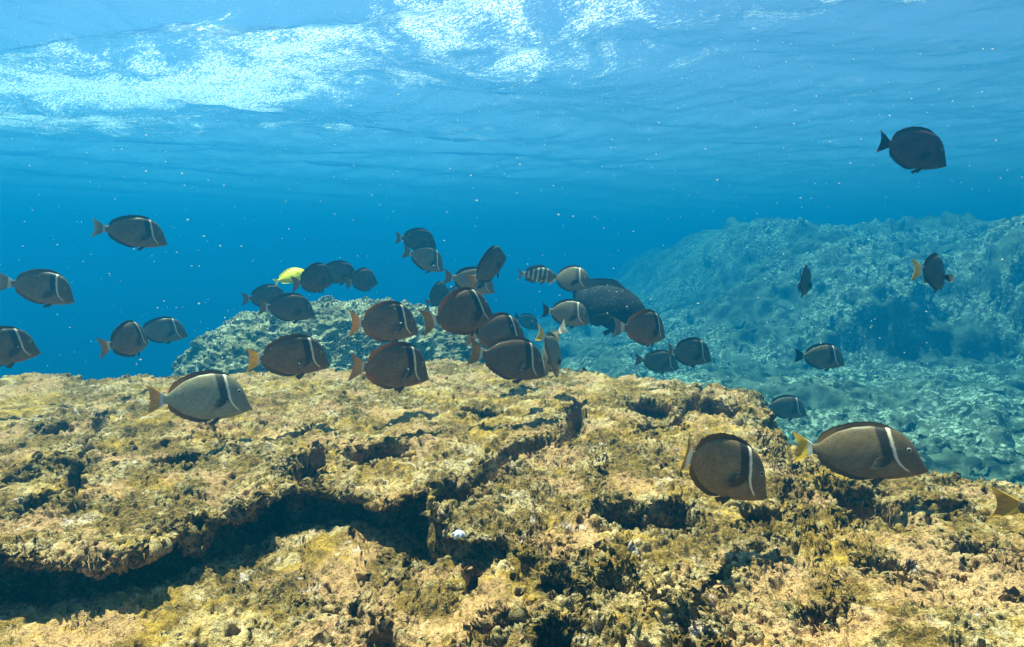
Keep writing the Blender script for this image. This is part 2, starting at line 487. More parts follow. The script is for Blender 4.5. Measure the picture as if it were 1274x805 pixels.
# ------------------------------------------------------------------ water surface seen from below
ZS = 1.75
KS = ZS / 1.32
def surface():
    th_ = np.concatenate([np.linspace(-180, -44, 90, endpoint=False), np.linspace(-44, 44, 760), np.linspace(44, 180, 91)[1:]]) * math.pi / 180
    r_ = np.concatenate([np.linspace(0.02, 1.5, 60, endpoint=False), np.geomspace(1.5, 14, 560, endpoint=False), np.geomspace(14, 62, 60)])
    X, Y = np.outer(np.sin(th_), r_), np.outer(np.cos(th_), r_)
    z = np.zeros_like(X); ox = np.zeros_like(X); oy = np.zeros_like(X)
    g = np.random.default_rng(3)
    for k in range(34):
        lam = 0.28 * (2.9 / 0.28) ** g.random()
        d = g.normal(math.radians(-70), 0.65); kx, ky = math.cos(d), math.sin(d)
        a = 0.0056 * lam ** 0.95
        ph = (X * kx + Y * ky) * 2 * math.pi / lam + g.random() * 6.28
        z += a * np.sin(ph); ox += a * 0.9 * kx * np.cos(ph); oy += a * 0.9 * ky * np.cos(ph)
    P_ = np.stack([X, Y, X * 0], -1).astype(np.float32)
    z = z + 0.030 * fbm(P_, 0.9, 3, 0.5, 7.0, True) * 0.6
    # a steeper breaking wave up front to the left
    crest = seg_dist(X, Y, [(-4.5 * KS, 4.6 * KS), (-2.3 * KS, 3.9 * KS), (-1.0 * KS, 3.6 * KS), (0.4 * KS, 3.3 * KS)]) + 0.10 * fbm(P_, 0.7, 3, 0.5, 2.0)
    z = z - 0.065 * np.exp(-(crest / 0.15) ** 2) + 0.08 * np.exp(-((crest - 0.45) / 0.25) ** 2)
    fall = 1 - 0.7 * sstep(15, 45, np.hypot(X, Y))
    foam = np.zeros_like(X)  # white froth patches; the sparse ones at right are sun glints painted white
    for cx, cy, a, b, rot, s in ((-2.6, 5.1, 2.1, 0.75, -0.25, 1.25), (-1.3, 4.4, 0.8, 0.7, 0.1, 1.0), (-0.25, 3.75, 0.55, 0.55, 0, 0.95), (0.35, 3.5, 0.5, 0.5, 0, 0.9), (0.9, 3.3, 0.5, 0.35, 0, 0.8),
                                 (1.6, 3.15, 0.9, 0.35, 0, 0.7), (2.5, 3.2, 0.8, 0.25, 0, 0.5), (-4.2, 6.2, 1.3, 0.6, 0, 1.0), (0.3, 4.4, 0.9, 0.35, 0, 0.55), (-1.8, 6.6, 2.4, 0.5, 0, 0.5)):
        cx, cy, a, b = cx * KS, cy * KS, a * KS, b * KS
        dx, dy = X - cx, Y - cy
        c, s_ = math.cos(rot), math.sin(rot)
        q = ((dx * c + dy * s_) / a) ** 2 + ((-dx * s_ + dy * c) / b) ** 2
        foam = np.maximum(foam, s * np.exp(-q))
    P2 = np.stack([X + ox * fall, Y + oy * fall, ZS + z * fall], -1)
    me = raw_mesh('water_surface', P2.reshape(-1, 3), grid_quads(*X.shape, flip=True), True, {'foam': foam})
    n = N('water_surface')
    Pn = n.new('NewGeometry').outputs['Position']
    b = n.bump(n.noise(Pn, 4.5, 3, 0.55, 0.6), 0.42, 0.07)
    b = n.bump(n.noise(Pn, 22, 3, 0.6, 0.8), 0.42, 0.016, b)
    fr_ = n.new('Fresnel'); fr_.inputs[0].default_value = 1.33; n.set(fr_.inputs[1], b)
    tr = n.new('BsdfTransparent'); tr.inputs[0].default_value = (0.97, 0.99, 1, 1)
    gl = n.new('BsdfGlossy'); gl.inputs['Roughness'].default_value = 0.03; n.set(gl.inputs['Normal'], b)
    gl.inputs[0].default_value = (0.72, 0.82, 0.90, 1)
    water = n.mixs(fr_.outputs[0], tr.outputs[0], gl.outputs[0])
    fo = n.attr('foam')
    mp = n.new('Mapping'); n.set(mp.inputs[0], Pn); mp.inputs['Scale'].default_value = (1, 1.0, 1); mp.inputs['Rotation'].default_value = (0, 0, R(35))
    mp2 = n.new('Mapping'); n.set(mp2.inputs[0], mp.outputs[0]); mp2.inputs['Scale'].default_value = (0.35, 1.5, 1)
    clump = n.noise(mp.outputs[0], 1.5, 6, 0.68, 1.0)
    streak = n.noise(mp2.outputs[0], 36, 5, 0.75, 0.4)
    dots = n.noise(Pn, 95, 2, 0.6)
    v = n.math('ADD', n.math('MULTIPLY', fo, 0.85), n.math('MULTIPLY', n.math('SUBTRACT', clump, 0.52), 2.6))
    fine = n.noise(Pn, 60, 4, 0.75, 0.3)
    f1 = n.ramp(n.math('ADD', v, n.math('MULTIPLY', n.math('SUBTRACT', streak, 0.5), 2.2)), 0.36, 0.95)
    f1 = n.math('MULTIPLY', f1, n.math('ADD', 0.10, n.math('MULTIPLY', n.ramp(fine, 0.46, 0.60), 0.95)))
    f2 = n.math('MULTIPLY', n.ramp(dots, 0.62, 0.70), n.math('MULTIPLY', n.ramp(v, 0.10, 0.5), 0.6))
    ff = n.math('MAXIMUM', f1, f2)
    tl = n.new('BsdfTranslucent'); tl.inputs[0].default_value = (0.95, 0.95, 0.93, 1)
    df = n.new('BsdfDiffuse'); df.inputs[0].default_value = (0.85, 0.88, 0.88, 1)
    foam_glint_s = n.mixs(0.2, tl.outputs[0], df.outputs[0])
    m = n.done(n.mixs(n.math('MULTIPLY', ff, 0.85), water, foam_glint_s))
    return tag(link('water_surface', me, m), kind='structure')
surface()

# ------------------------------------------------------------------ the water itself: one even volume
def haze():
    V = np.array([(x, y, z) for z in (-8.0, ZS + 0.45) for y in (-72, 72) for x in (-72, 72)], float)
    Q = np.array([(0, 2, 3, 1), (4, 5, 7, 6), (0, 1, 5, 4), (2, 6, 7, 3), (0, 4, 6, 2), (1, 3, 7, 5)])
    n = N('sea_water')
    v = n.new('VolumePrincipled')
    Dn = 0.19
    scat = (0.0002, 0.0215, 0.0455); ext = (0.19, 0.116, 0.108)
    cc = [s / Dn for s in scat]
    aa = [max(0.0, 1 - (e / Dn - c) / (1 - c)) ** 2 for e, c in zip(ext, cc)]
    v.inputs['Color'].default_value = (*cc, 1)
    v.inputs['Absorption Color'].default_value = (*aa, 1)
    v.inputs['Density'].default_value = Dn
    v.inputs['Anisotropy'].default_value = 0.45
    m = n.done(v.outputs[0], True)
    return tag(link('haze', raw_mesh('haze', V, Q, False), m), kind='stuff')
haze()

# ------------------------------------------------------------------ fish
def smooth_prof(pts, x):
    xs, ys = zip(*pts)
    f = np.interp(np.linspace(0, 1, 401), xs, ys)
    k = np.hanning(25); k /= k.sum()
    f2 = np.convolve(np.pad(f, 12, mode='reflect', reflect_type='odd'), k, 'valid')
    return np.interp(x, np.linspace(0, 1, 401), f2)

SURGEON = dict(
    up=[(0, -.125), (.022, -.092), (.055, -.015), (.085, .060), (.125, .128), (.2, .203), (.3, .242), (.45, .258), (.6, .240), (.75, .186), (.86, .118), (.93, .062), (.965, .048), (1, .047)],
    lo=[(0, -.155), (.03, -.172), (.1, -.195), (.2, -.222), (.3, -.240), (.45, -.246), (.6, -.230), (.75, -.178), (.86, -.112), (.93, -.062), (.965, -.050), (1, -.048)],
    th=[(0, .012), (.03, .026), (.1, .05), (.2, .07), (.35, .082), (.5, .076), (.7, .052), (.87, .026), (1, .014)],
    dorsal=(.24, .94, .046), anal=(.46, .94, .042), tail=(.20, .165, .032), pec=(.30, -.055, .15), eye=(.145, .045, .026))
TANG = dict(SURGEON,
    up=[(0, -.04), (.05, -.005), (.12, .05), (.2, .16), (.3, .23), (.45, .25), (.6, .22), (.75, .15), (.87, .07), (.94, .045), (1, .042)],
    lo=[(0, -.065), (.05, -.08), (.12, -.12), (.2, -.18), (.3, -.23), (.45, -.25), (.6, -.23), (.75, -.16), (.87, -.08), (.94, -.05), (1, -.045)],
    dorsal=(.24, .92, .085), anal=(.42, .92, .08), tail=(.13, .16, .02))
SERGEANT = dict(SURGEON,
    up=[(0, -.01), (.05, .04), (.12, .10), (.22, .17), (.35, .215), (.5, .21), (.65, .17), (.8, .10), (.9, .06), (1, .06)],
    lo=[(0, -.04), (.05, -.08), (.12, -.13), (.22, -.18), (.35, -.205), (.5, -.20), (.65, -.165), (.8, -.10), (.9, -.06), (1, -.06)],
    dorsal=(.30, .88, .08), anal=(.58, .88, .085), tail=(.15, .19, .07), eye=(.13, .05, .03))
PARROT = dict(SURGEON,
    up=[(0, -.03), (.03, .03), (.08, .095), (.15, .15), (.28, .20), (.45, .205), (.6, .18), (.75, .135), (.88, .09), (1, .085)],
    lo=[(0, -.07), (.03, -.11), (.08, -.14), (.15, -.165), (.28, -.195), (.45, -.20), (.6, -.175), (.75, -.13), (.88, -.09), (1, -.085)],
    th=[(0, .03), (.03, .055), (.1, .085), (.2, .11), (.35, .12), (.5, .11), (.7, .07), (.87, .04), (1, .02)],
    dorsal=(.27, .90, .07), anal=(.55, .90, .07), tail=(.17, .20, .02), pec=(.30, -.06, .20), eye=(.16, .06, .02))

def to_local(x, y, z, bend):
    """unit fish coordinates: x from snout (0) to tail base (1); local +X is the snout"""
    x = np.asarray(x, float); y = np.asarray(y, float)
    t = np.clip(x - 0.35, 0, None)
    yb = y + bend * t * t
    return np.stack([0.5 - x + 0.35 * abs(bend) * t * t * t, yb + 0 * x, np.asarray(z, float) + 0 * x], -1)

def body_mesh(sp, bend):
    n, m = 72, 28
    x = np.concatenate([np.linspace(0, 1, n) ** 1.25])
    up, lo, th_ = (smooth_prof(sp[k], x) for k in ('up', 'lo', 'th'))
    a = np.linspace(0, 2 * math.pi, m, endpoint=False)
    zz = (up + lo)[:, None] / 2 + (up - lo)[:, None] / 2 * np.sin(a)[None]
    yy = th_[:, None] * np.sign(np.cos(a)) * np.abs(np.cos(a)) ** 0.9
    V = to_local(np.repeat(x[:, None], m, 1), yy, zz, bend).reshape(-1, 3)
    i = np.arange(n * m).reshape(n, m); j = np.roll(i, -1, axis=1)
    Q = np.stack([i[:-1], j[:-1], j[1:], i[1:]], -1).reshape(-1, 4)
    c0, c1 = V[:m].mean(0), V[-m:].mean(0)
    V = np.concatenate([V, [c0 + (0.012, 0, 0)], [c1]])
    k0, k1 = n * m, n * m + 1
    T = [(k0, j[0, q], i[0, q], k0) for q in range(m)] + [(k1, i[-1, q], j[-1, q], k1) for q in range(m)]
    me = bpy.data.meshes.new('body')
    faces = [tuple(map(int, q)) for q in Q] + [tuple(map(int, t[:3])) for t in T]
    me.from_pydata([tuple(v) for v in V], [], faces)
    for p in me.polygons: p.use_smooth = True
    return me

def sheet_mesh(name, G, thick):
    """a thin closed fin from a grid of unit points G (n,m,3 local), thick (n,m) half thickness along Y-ish normal"""
    n, m = G.shape[:2]
    nr = np.cross(np.gradient(G, axis=0), np.gradient(G, axis=1)); nr /= np.linalg.norm(nr, axis=2, keepdims=True) + 1e-9
    A = (G + nr * thick[..., None]).reshape(-1, 3); B = (G - nr * thick[..., None]).reshape(-1, 3)
    q = grid_quads(n, m)
    i = np.arange(n * m).reshape(n, m); o = n * m
    rim = np.concatenate([i[:, 0], i[-1, 1:], i[::-1, -1][1:], i[0, ::-1][1:]])
    side = np.stack([rim[:-1], rim[1:], rim[1:] + o, rim[:-1] + o], -1)
    return raw_mesh(name, np.concatenate([A, B]), np.concatenate([q, q[:, ::-1] + o, side]))

def fin_strip(name, sp, key, bend, top, g):
    x0, x1, h = sp[key]
    n, m = 40, 7
    t = np.linspace(0, 1, n); x = x0 + (x1 - x0) * t
    base = smooth_prof(sp['up' if top else 'lo'], x)
    prof = h * np.minimum(1, (t / 0.16)) ** 0.7 * (0.72 + 0.38 * t) * np.clip((1.0 - t) / 0.10, 0, 1) ** 0.6
    prof = prof * (1 + 0.05 * np.sin(t * 60) * (0.5 + t)) * (1 + 0.04 * g.normal(size=n))
    s = np.linspace(0, 1, m)
    sg = 1 if top else -1
    Z_ = base[:, None] + sg * (-0.025 + (prof + 0.025)[:, None] * s[None])
    X_ = x[:, None] + 0.5 * (prof)[:, None] * s[None] ** 1.5
    G = to_local(X_, 0.004 * np.sin(t * 9)[:, None] * s[None], Z_, bend)
    th_ = 0.010 * (1 - s[None]) + 0.0022 + 0 * X_
    return sheet_mesh(name, G, th_)

def tail_mesh(sp, bend, spread):
    L, hh, notch = sp['tail']
    n, m = 18, 25
    s = np.linspace(0, 1, n)[:, None]; w = np.linspace(-1, 1, m)[None]
    hb = 0.047 if sp is not PARROT else 0.085
    half = hb + (hh * spread - hb) * s ** 0.85
    reach = L * (1 + 0.12 * np.abs(w) ** 2.2) - notch * (1 - np.abs(w) ** 1.6)
    x = 0.985 + s * reach
    z = w * half + 0.0 * s
    y = 0.010 * np.sin(w * 3 + s * 4) * s
    G = to_local(x, y, z, bend)
    th_ = 0.012 * (1 - s) ** 1.5 + 0.0022 + 0 * w + 0.0010 * (np.abs(np.sin(w * 22)) - 0.5) * s
    return sheet_mesh('tail_fin', G, th_)

def pec_mesh(sp, bend, side, flare):
    x0, z0, L = sp['pec']
    n, m = 14, 9
    s = np.linspace(0, 1, n)[:, None]; w = np.linspace(-1, 1, m)[None]
    wid = 0.018 + 0.052 * np.sin(np.clip(s * 1.9, 0, math.pi * .62)) * (1 - 0.35 * s)
    y0 = float(smooth_prof(sp['th'], np.array([x0]))[0]) * 0.93
    x = x0 + s * L * math.cos(flare) * (1 - 0.18 * w)
    y = side * (y0 + s * L * math.sin(flare) + 0 * w)
    z = z0 + w * wid - 0.25 * s * L
    G = to_local(x, y, z, bend)
    return sheet_mesh('pectoral_fin', G, 0.004 * (1 - s) + 0.0016 + 0 * w)

def pelvic_mesh(sp, bend, side):
    n, m = 10, 7
    s = np.linspace(0, 1, n)[:, None]; w = np.linspace(-1, 1, m)[None]
    x0 = 0.36; zb = float(smooth_prof(sp['lo'], np.array([x0]))[0])
    x = x0 + s * 0.095 + w * (0.018 + 0.016 * s * (1 - s))
    z = zb + 0.02 - s * 0.070 + 0.016 * w * s
    y = side * (0.018 + 0.035 * s + 0 * w)
    return sheet_mesh('pelvic_fin', to_local(x, y, z, bend), 0.004 * (1 - s) + 0.0018 + 0 * w)

def eye_mesh(sp, bend, side):
    ex, ez, er = sp['eye']
    y0 = float(smooth_prof(sp['th'], np.array([ex]))[0])
    up = float(smooth_prof(sp['up'], np.array([ex]))[0]); lo = float(smooth_prof(sp['lo'], np.array([ex]))[0])
    k = (ez - (up + lo) / 2) / ((up - lo) / 2)
    y = y0 * math.sqrt(max(0.05, 1 - k * k)) ** 0.9
    n, m = 9, 16
    a = np.linspace(0, math.pi / 2, n)[:, None]; b = np.linspace(0, 2 * math.pi, m, endpoint=False)[None]
    # a domed disc; attribute r marks pupil and ring
    X_ = ex + er * np.sin(a) * np.cos(b); Z_ = ez + er * np.sin(a) * np.sin(b)
    Y_ = side * (y - 0.004 + er * 0.45 * np.cos(a) + 0 * b)
    V = to_local(X_, Y_, Z_, bend).reshape(-1, 3)
    i = np.arange(n * m).reshape(n, m); j = np.roll(i, -1, 1)
    q = np.stack([i[:-1], j[:-1], j[1:], i[1:]], -1).reshape(-1, 4)
    return raw_mesh('eye', V, q if side < 0 else q[:, ::-1], True, {'r': (np.sin(a) + 0 * b)})

# ---- fish materials
def coords(n):
    tc = n.new('TexCoord'); sx = n.new('SeparateXYZ'); n.t.links.new(tc.outputs['Object'], sx.inputs[0])
    return tc.outputs['Object'], n.math('SUBTRACT', 0.5, sx.outputs[0]), sx.outputs[2]

def body_material(name, base, light, dark, bar=None, darkbar=1.0, ring=True, bands=None, spots=None, head=None):
    n = N(name)
    obj, x, z = coords(n)
    ri = n.new('ObjectInfo').outputs['Random']
    no = n.noise(obj, 6, 4, 0.6)
    c = n.mix(n.ramp(no, 0.3, 0.72), base, light)
    mp = n.new('Mapping'); n.set(mp.inputs[0], obj); mp.inputs['Scale'].default_value = (0.12, 1, 1)
    ln = n.noise(mp.outputs[0], 95, 2, 0.5)
    c = n.mix(n.math('MULTIPLY', n.ramp(ln, 0.48, 0.62), 0.45), c, dark)
    mot = n.noise(obj, 34, 4, 0.65)
    c = n.mix(n.math('MULTIPLY', n.ramp(mot, 0.5, 0.68), 0.28), c, dark)
    c = n.mix(n.math('MULTIPLY', n.ramp(z, 0.13, 0.22), 0.55), c, dark)
    x = n.math('ADD', x, n.math('MULTIPLY', n.math('SUBTRACT', n.noise(obj, 28, 3, 0.6), 0.5), 0.022))
    zl = n.math('MINIMUM', n.math('ADD', z, 0.02), 0.0)
    xb = n.math('SUBTRACT', n.math('ADD', 0.258, n.math('MULTIPLY', z, 0.22)), n.math('MULTIPLY', n.math('MULTIPLY', zl, zl), 4.0))
    hd = n.math('SUBTRACT', 1, n.ramp(n.math('SUBTRACT', x, xb), -0.03, 0.0))
    c = n.mix(n.math('MULTIPLY', hd, 0.55), c, head or dark)
    if bar:
        if darkbar:
            db = n.math('MULTIPLY', n.band(x, n.math('ADD', xb, 0.062), 0.045, 0.014), n.ramp(z, -0.10, -0.03))
            c = n.mix(n.math('MULTIPLY', db, 0.88 * darkbar), c, (0.010, 0.008, 0.007))
        wb = n.math('MULTIPLY', n.band(x, xb, n.math('ADD', 0.0125, n.math('MULTIPLY', z, 0.012)), 0.0075), n.ramp(z, -0.165, -0.135))
        c = n.mix(wb, c, bar)
    if bands:
        w = n.new('Math', operation='SINE'); n.set(w.inputs[0], n.math('MULTIPLY', n.math('ADD', x, n.math('MULTIPLY', z, 0.10)), 49.0))
        c = n.mix(n.math('MULTIPLY', n.ramp(w.outputs[0], 0.0, 0.75), n.ramp(x, 0.22, 0.30)), c, bands)
    if spots:
        vo = n.new('TexVoronoi'); n.set(vo.inputs['Vector'], obj); vo.inputs['Scale'].default_value = 40
        c = n.mix(n.math('MULTIPLY', n.math('MULTIPLY', n.math('SUBTRACT', 1, n.ramp(vo.outputs['Distance'], 0.15, 0.5)), n.ramp(n.noise(obj, 9, 4, 0.7), 0.42, 0.62)), n.ramp(z, -0.10, 0.06)), c, spots)
    if ring:
        c = n.mix(n.ramp(x, 0.970, 0.980), c, ring if isinstance(ring, tuple) else (0.62, 0.62, 0.58))
    hsv = n.new('HueSaturation'); n.set(hsv.inputs['Color'], c)
    n.set(hsv.inputs['Value'], n.math('ADD', 0.74, n.math('MULTIPLY', ri, 0.52)))
    b = n.bump(n.noise(obj, 150, 2, 0.6), 0.12, 0.004)
    return n.done(n.bsdf(hsv.outputs[0], 0.85 if spots else 0.45, 0.1 if spots else 0.3, b))

def fin_material(name, a, b, x0=0.3, x1=1.0, base=None, axis='x', trans=0.35, edge=None):
    """colour runs from a to b along the fin, with darker rays; base = pale ring at a tail's root"""
    n = N(name)
    obj, x, z = coords(n)
    c = n.mix(n.ramp(x, x0, x1), a, b)
    mp = n.new('Mapping'); n.set(mp.inputs[0], obj)
    mp.inputs['Scale'].default_value = (0.15, 0.15, 1) if axis == 'x' else (1, 0.15, 0.25)
    ray = n.noise(mp.outputs[0], 85, 2, 0.5)
    c = n.mix(n.math('MULTIPLY', n.ramp(ray, 0.5, 0.65), 0.4), c, tuple(q * 0.35 for q in a))
    if base:
        c = n.mix(n.ramp(x, 1.030, 1.012), c, base) if False else n.mix(n.math('SUBTRACT', 1, n.ramp(x, 1.000, 1.014)), c, base)
    if edge:
        c = n.mix(n.ramp(n.math('ABSOLUTE', z), edge[0], edge[1]), c, edge[2])
    tl = n.new('BsdfTranslucent'); n.set(tl.inputs[0], c)
    return n.done(n.mixs(trans, n.bsdf(c, 0.55, 0.25), tl.outputs[0]))

def eye_material():
    n = N('fish_eye')
    r = n.attr('r')
    c = n.mix(n.ramp(r, 0.50, 0.58), (0.004, 0.004, 0.005), (0.42, 0.38, 0.28))
    c = n.mix(n.ramp(r, 0.80, 0.92), c, (0.03, 0.025, 0.02))
    return n.done(n.bsdf(c, 0.15, 0.5))
M_EYE = eye_material()
WHITE_BAR = (0.78, 0.68, 0.50)
B = {
    'olive': body_material('olive_brown_skin', (0.18, 0.118, 0.050), (0.26, 0.18, 0.084), (0.085, 0.055, 0.026), WHITE_BAR),
    'dusky': body_material('dark_brown_skin', (0.185, 0.104, 0.046), (0.265, 0.160, 0.074), (0.080, 0.044, 0.022), WHITE_BAR),
    'grey': body_material('pale_grey_skin', (0.29, 0.245, 0.14), (0.39, 0.33, 0.19), (0.15, 0.12, 0.07), WHITE_BAR),
    'slaty': body_material('slate_grey_skin', (0.165, 0.135, 0.080), (0.230, 0.190, 0.112), (0.080, 0.062, 0.040), WHITE_BAR, 0.65),
    'plain': body_material('blackish_skin', (0.080, 0.058, 0.038), (0.120, 0.088, 0.058), (0.038, 0.026, 0.018), None, ring=None),
    'purple': body_material('purple_black_skin', (0.070, 0.028, 0.028), (0.115, 0.050, 0.048), (0.028, 0.012, 0.012), None, ring=None),
    'yellow': body_material('bright_yellow_skin', (0.86, 0.78, 0.012), (0.90, 0.84, 0.015), (0.72, 0.62, 0.01), None, ring=None),
    'banded': body_material('banded_skin', (0.09, 0.085, 0.05), (0.13, 0.12, 0.07), (0.05, 0.045, 0.03), None, ring=None, bands=(0.42, 0.44, 0.36), head=(0.16, 0.13, 0.05)),
    'parrot': body_material('slate_spotted_skin', (0.018, 0.022, 0.026), (0.035, 0.042, 0.050), (0.010, 0.012, 0.014), None, ring=None, spots=(0.10, 0.115, 0.115)),
}
FIN = {
    'brown': fin_material('brown_fin', (0.12, 0.078, 0.036), (0.22, 0.12, 0.036), axis='z', trans=0.4),
    'black': fin_material('black_fin', (0.042, 0.034, 0.028), (0.06, 0.048, 0.036), axis='z', trans=0.12),
    'grey': fin_material('grey_fin', (0.10, 0.09, 0.065), (0.14, 0.12, 0.08), axis='z', trans=0.2),
    'rust': fin_material('rust_fin', (0.11, 0.062, 0.028), (0.46, 0.21, 0.05), axis='z', trans=0.5),
    'yellow': fin_material('bright_yellow_fin', (0.82, 0.76, 0.02), (0.80, 0.76, 0.05), axis='z'),
    'slate': fin_material('slate_fin', (0.020, 0.024, 0.030), (0.030, 0.036, 0.044), axis='z', trans=0.1),
}
TAIL = {
    'orange': fin_material('orange_tail', (0.78, 0.42, 0.06), (0.66, 0.34, 0.04), 1.02, 1.2, (0.66, 0.64, 0.58)),
    'ochre': fin_material('ochre_tail', (0.46, 0.26, 0.060), (0.36, 0.18, 0.035), 1.02, 1.2, (0.66, 0.64, 0.58)),
    'tan': fin_material('tan_tail', (0.54, 0.35, 0.15), (0.46, 0.25, 0.08), 1.02, 1.2, (0.60, 0.56, 0.48)),
    'drab': fin_material('drab_tail', (0.27, 0.19, 0.085), (0.21, 0.15, 0.070), 1.02, 1.2, (0.50, 0.50, 0.46)),
    'dark': fin_material('dark_tail', (0.030, 0.024, 0.020), (0.040, 0.030, 0.024), 1.02, 1.2, None),
    'darkring': fin_material('dark_ringed_tail', (0.045, 0.038, 0.032), (0.06, 0.05, 0.04), 1.02, 1.2, (0.62, 0.62, 0.58)),
    'lined': fin_material('pink_edged_tail', (0.040, 0.026, 0.026), (0.060, 0.036, 0.034), 1.02, 1.2, None, edge=(0.085, 0.13, (0.36, 0.22, 0.22))),
    'gold': fin_material('golden_tail', (0.85, 0.54, 0.03), (0.74, 0.44, 0.02), 1.02, 1.2, (0.66, 0.64, 0.58)),
    'mustard': fin_material('mustard_tail', (0.60, 0.36, 0.02), (0.52, 0.29, 0.015), 1.02, 1.2, None),
    'yellow': fin_material('pale_yellow_tail', (0.62, 0.62, 0.16), (0.56, 0.58, 0.24), 1.02, 1.2, None, trans=0.5),
    'slate': fin_material('slate_tail', (0.022, 0.026, 0.032), (0.030, 0.036, 0.044), 1.02, 1.2, None, trans=0.1),
    'pale': fin_material('pale_grey_tail', (0.26, 0.23, 0.18), (0.50, 0.44, 0.36), 1.05, 1.18, (0.60, 0.56, 0.48)),
}
PEC = fin_material('pale_edged_pectoral', (0.085, 0.062, 0.036), (0.34, 0.29, 0.21), 0.34, 0.46, trans=0.35)

def make_fish(kind, u, v, h, yaw, pitch, label, body='olive', fin='brown', tail='orange', size=0.19, bend=None, roll=None,
              spread=1.0, sp=SURGEON, cat='surgeonfish', group='surgeonfish schooling over the reef', ratio=0.575, d=None, deep=None, pec='brown', flare=0.35):
    g = np.random.default_rng(int(u * 7 + v))
    bend = g.uniform(-0.28, 0.28) if bend is None else bend
    roll = g.uniform(-9, 5) if roll is None else roll
    deep = deep or (g.uniform(1.08, 1.16) if sp is SURGEON else 1.0)
    d = d or ratio * deep * size * F / h
    root = bpy.data.objects.new(kind, None)
    col.objects.link(root)
    root.empty_display_size = 0.05
    loc = at(u, v, d)
    az = math.atan2(loc.x, loc.y)                       # yaw is meant against the line of sight
    M = Matrix.Rotation(R(yaw) - az, 4, 'Z') @ Matrix.Rotation(-R(pitch), 4, 'Y') @ Matrix.Rotation(R(roll), 4, 'X')
    root.matrix_world = Matrix.Translation(loc) @ M @ Matrix.Diagonal((size, size, size * deep, 1))
    tag(root, label, cat, group)
    link('body', body_mesh(sp, bend), B[body], root)
    link('dorsal_fin', fin_strip('dorsal_fin', sp, 'dorsal', bend, True, g), FIN[fin], root)
    link('anal_fin', fin_strip('anal_fin', sp, 'anal', bend, False, g), FIN[fin], root)
    link('tail_fin', tail_mesh(sp, bend, spread), TAIL[tail], root)
    for s in (-1, 1):
        link('pectoral_fin', pec_mesh(sp, bend, s, flare), PEC if pec == 'pale' else FIN[fin], root)
        link('pelvic_fin', pelvic_mesh(sp, bend, s), FIN[fin if fin != 'rust' else 'brown'], root)
        link('eye', eye_mesh(sp, bend, s), M_EYE, root)
    return root

S = 'surgeonfish'
# near the rock, right
make_fish(S, 1077, 563, 75, 4, 4, 'olive brown surgeonfish with broad yellow tail above the rock edge at right', 'olive', 'brown', 'gold', pec='pale', flare=0.25, deep=1.0)
make_fish(S, 899, 581, 82, 26, -19, 'olive surgeonfish tilting head down over the rock, its short tail turned edge on', 'olive', 'brown', 'ochre', bend=-0.55, spread=0.9, size=0.165, deep=1.04)
make_fish(S, 1364, 646, 92, 0, 4, 'surgeonfish cut off by the right edge of the photo, only its yellow tail showing', 'plain', 'black', 'mustard', deep=1.0, bend=0.1, spread=0.85)
# near the rock, left and middle
make_fish(S, 258, 494, 66, 4, -3, 'pale olive surgeonfish with forked orange tail, lowest fish over the left rock', 'grey', 'rust', 'orange', pec='pale', roll=-14, deep=1.12)
make_fish(S, 366, 443, 55, 14, -2, 'dark brown surgeonfish with yellow tail in front of the grey rock mound', 'dusky', 'brown', 'gold', pec='pale', deep=1.06)
make_fish(S, 484, 401, 53, 22, -2, 'brown surgeonfish with forked orange tail, upper of the pair right of the rock mound', 'dusky', 'rust', 'orange', pec='pale', spread=1.1)
make_fish(S, 493, 456, 62, 28, -6, 'brown surgeonfish with faded tan tail skimming the rock, lower of the pair', 'dusky', 'rust', 'tan', pec='pale')
make_fish(S, 641, 447, 57, 22, -12, 'brown surgeonfish with broad tan tail nosing down at the crest of the rock', 'dusky', 'brown', 'ochre', pec='pale', spread=1.15)
make_fish(S, 624, 414, 50, 38, 0, 'brown surgeonfish half hidden behind the one nosing down at the crest', 'dusky', 'rust', 'tan', size=0.185)
make_fish(S, 580, 388, 60, 45, 8, 'dark surgeonfish with small orange tail fan, topmost of the central cluster above the crest', 'dusky', 'rust', 'ochre', bend=0.25)
make_fish(S, 690, 440, 40, 80, -42, 'grey brown surgeonfish diving away tail first, its yellow tail toward the viewer', 'slaty', 'grey', 'gold', size=0.17, bend=0.3, d=1.95)
make_fish(S, 683, 436, 40, 108, -55, 'grey brown surgeonfish with pale tail diving behind the crest beside the yellow tailed diver', 'slaty', 'grey', 'pale', size=0.17, bend=-0.3, d=2.15)
# left, in open water
make_fish(S, 170, 289, 42, 8, -6, 'grey surgeonfish with pale forked tail alone in the open blue water at left', 'olive', 'black', 'pale', pec='brown', deep=1.04)
make_fish(S, 56, 358, 46, -32, -10, 'olive grey surgeonfish with pale bar and pale tail close to the left edge', 'olive', 'brown', 'pale', bend=-0.3)
make_fish(S, 2, 432, 52, 16, 2, 'dark brown surgeonfish cut off by the left edge of the photo', 'dusky', 'rust', 'ochre')
make_fish(S, 162, 422, 46, 58, 6, 'dark surgeonfish with orange tail turning away above the left rock edge', 'dusky', 'black', 'ochre', bend=0.2)
make_fish(S, 204, 411, 34, 8, 0, 'hazy blue grey surgeonfish beside the left end of the rock mound', 'slaty', 'black', 'drab', size=0.20)
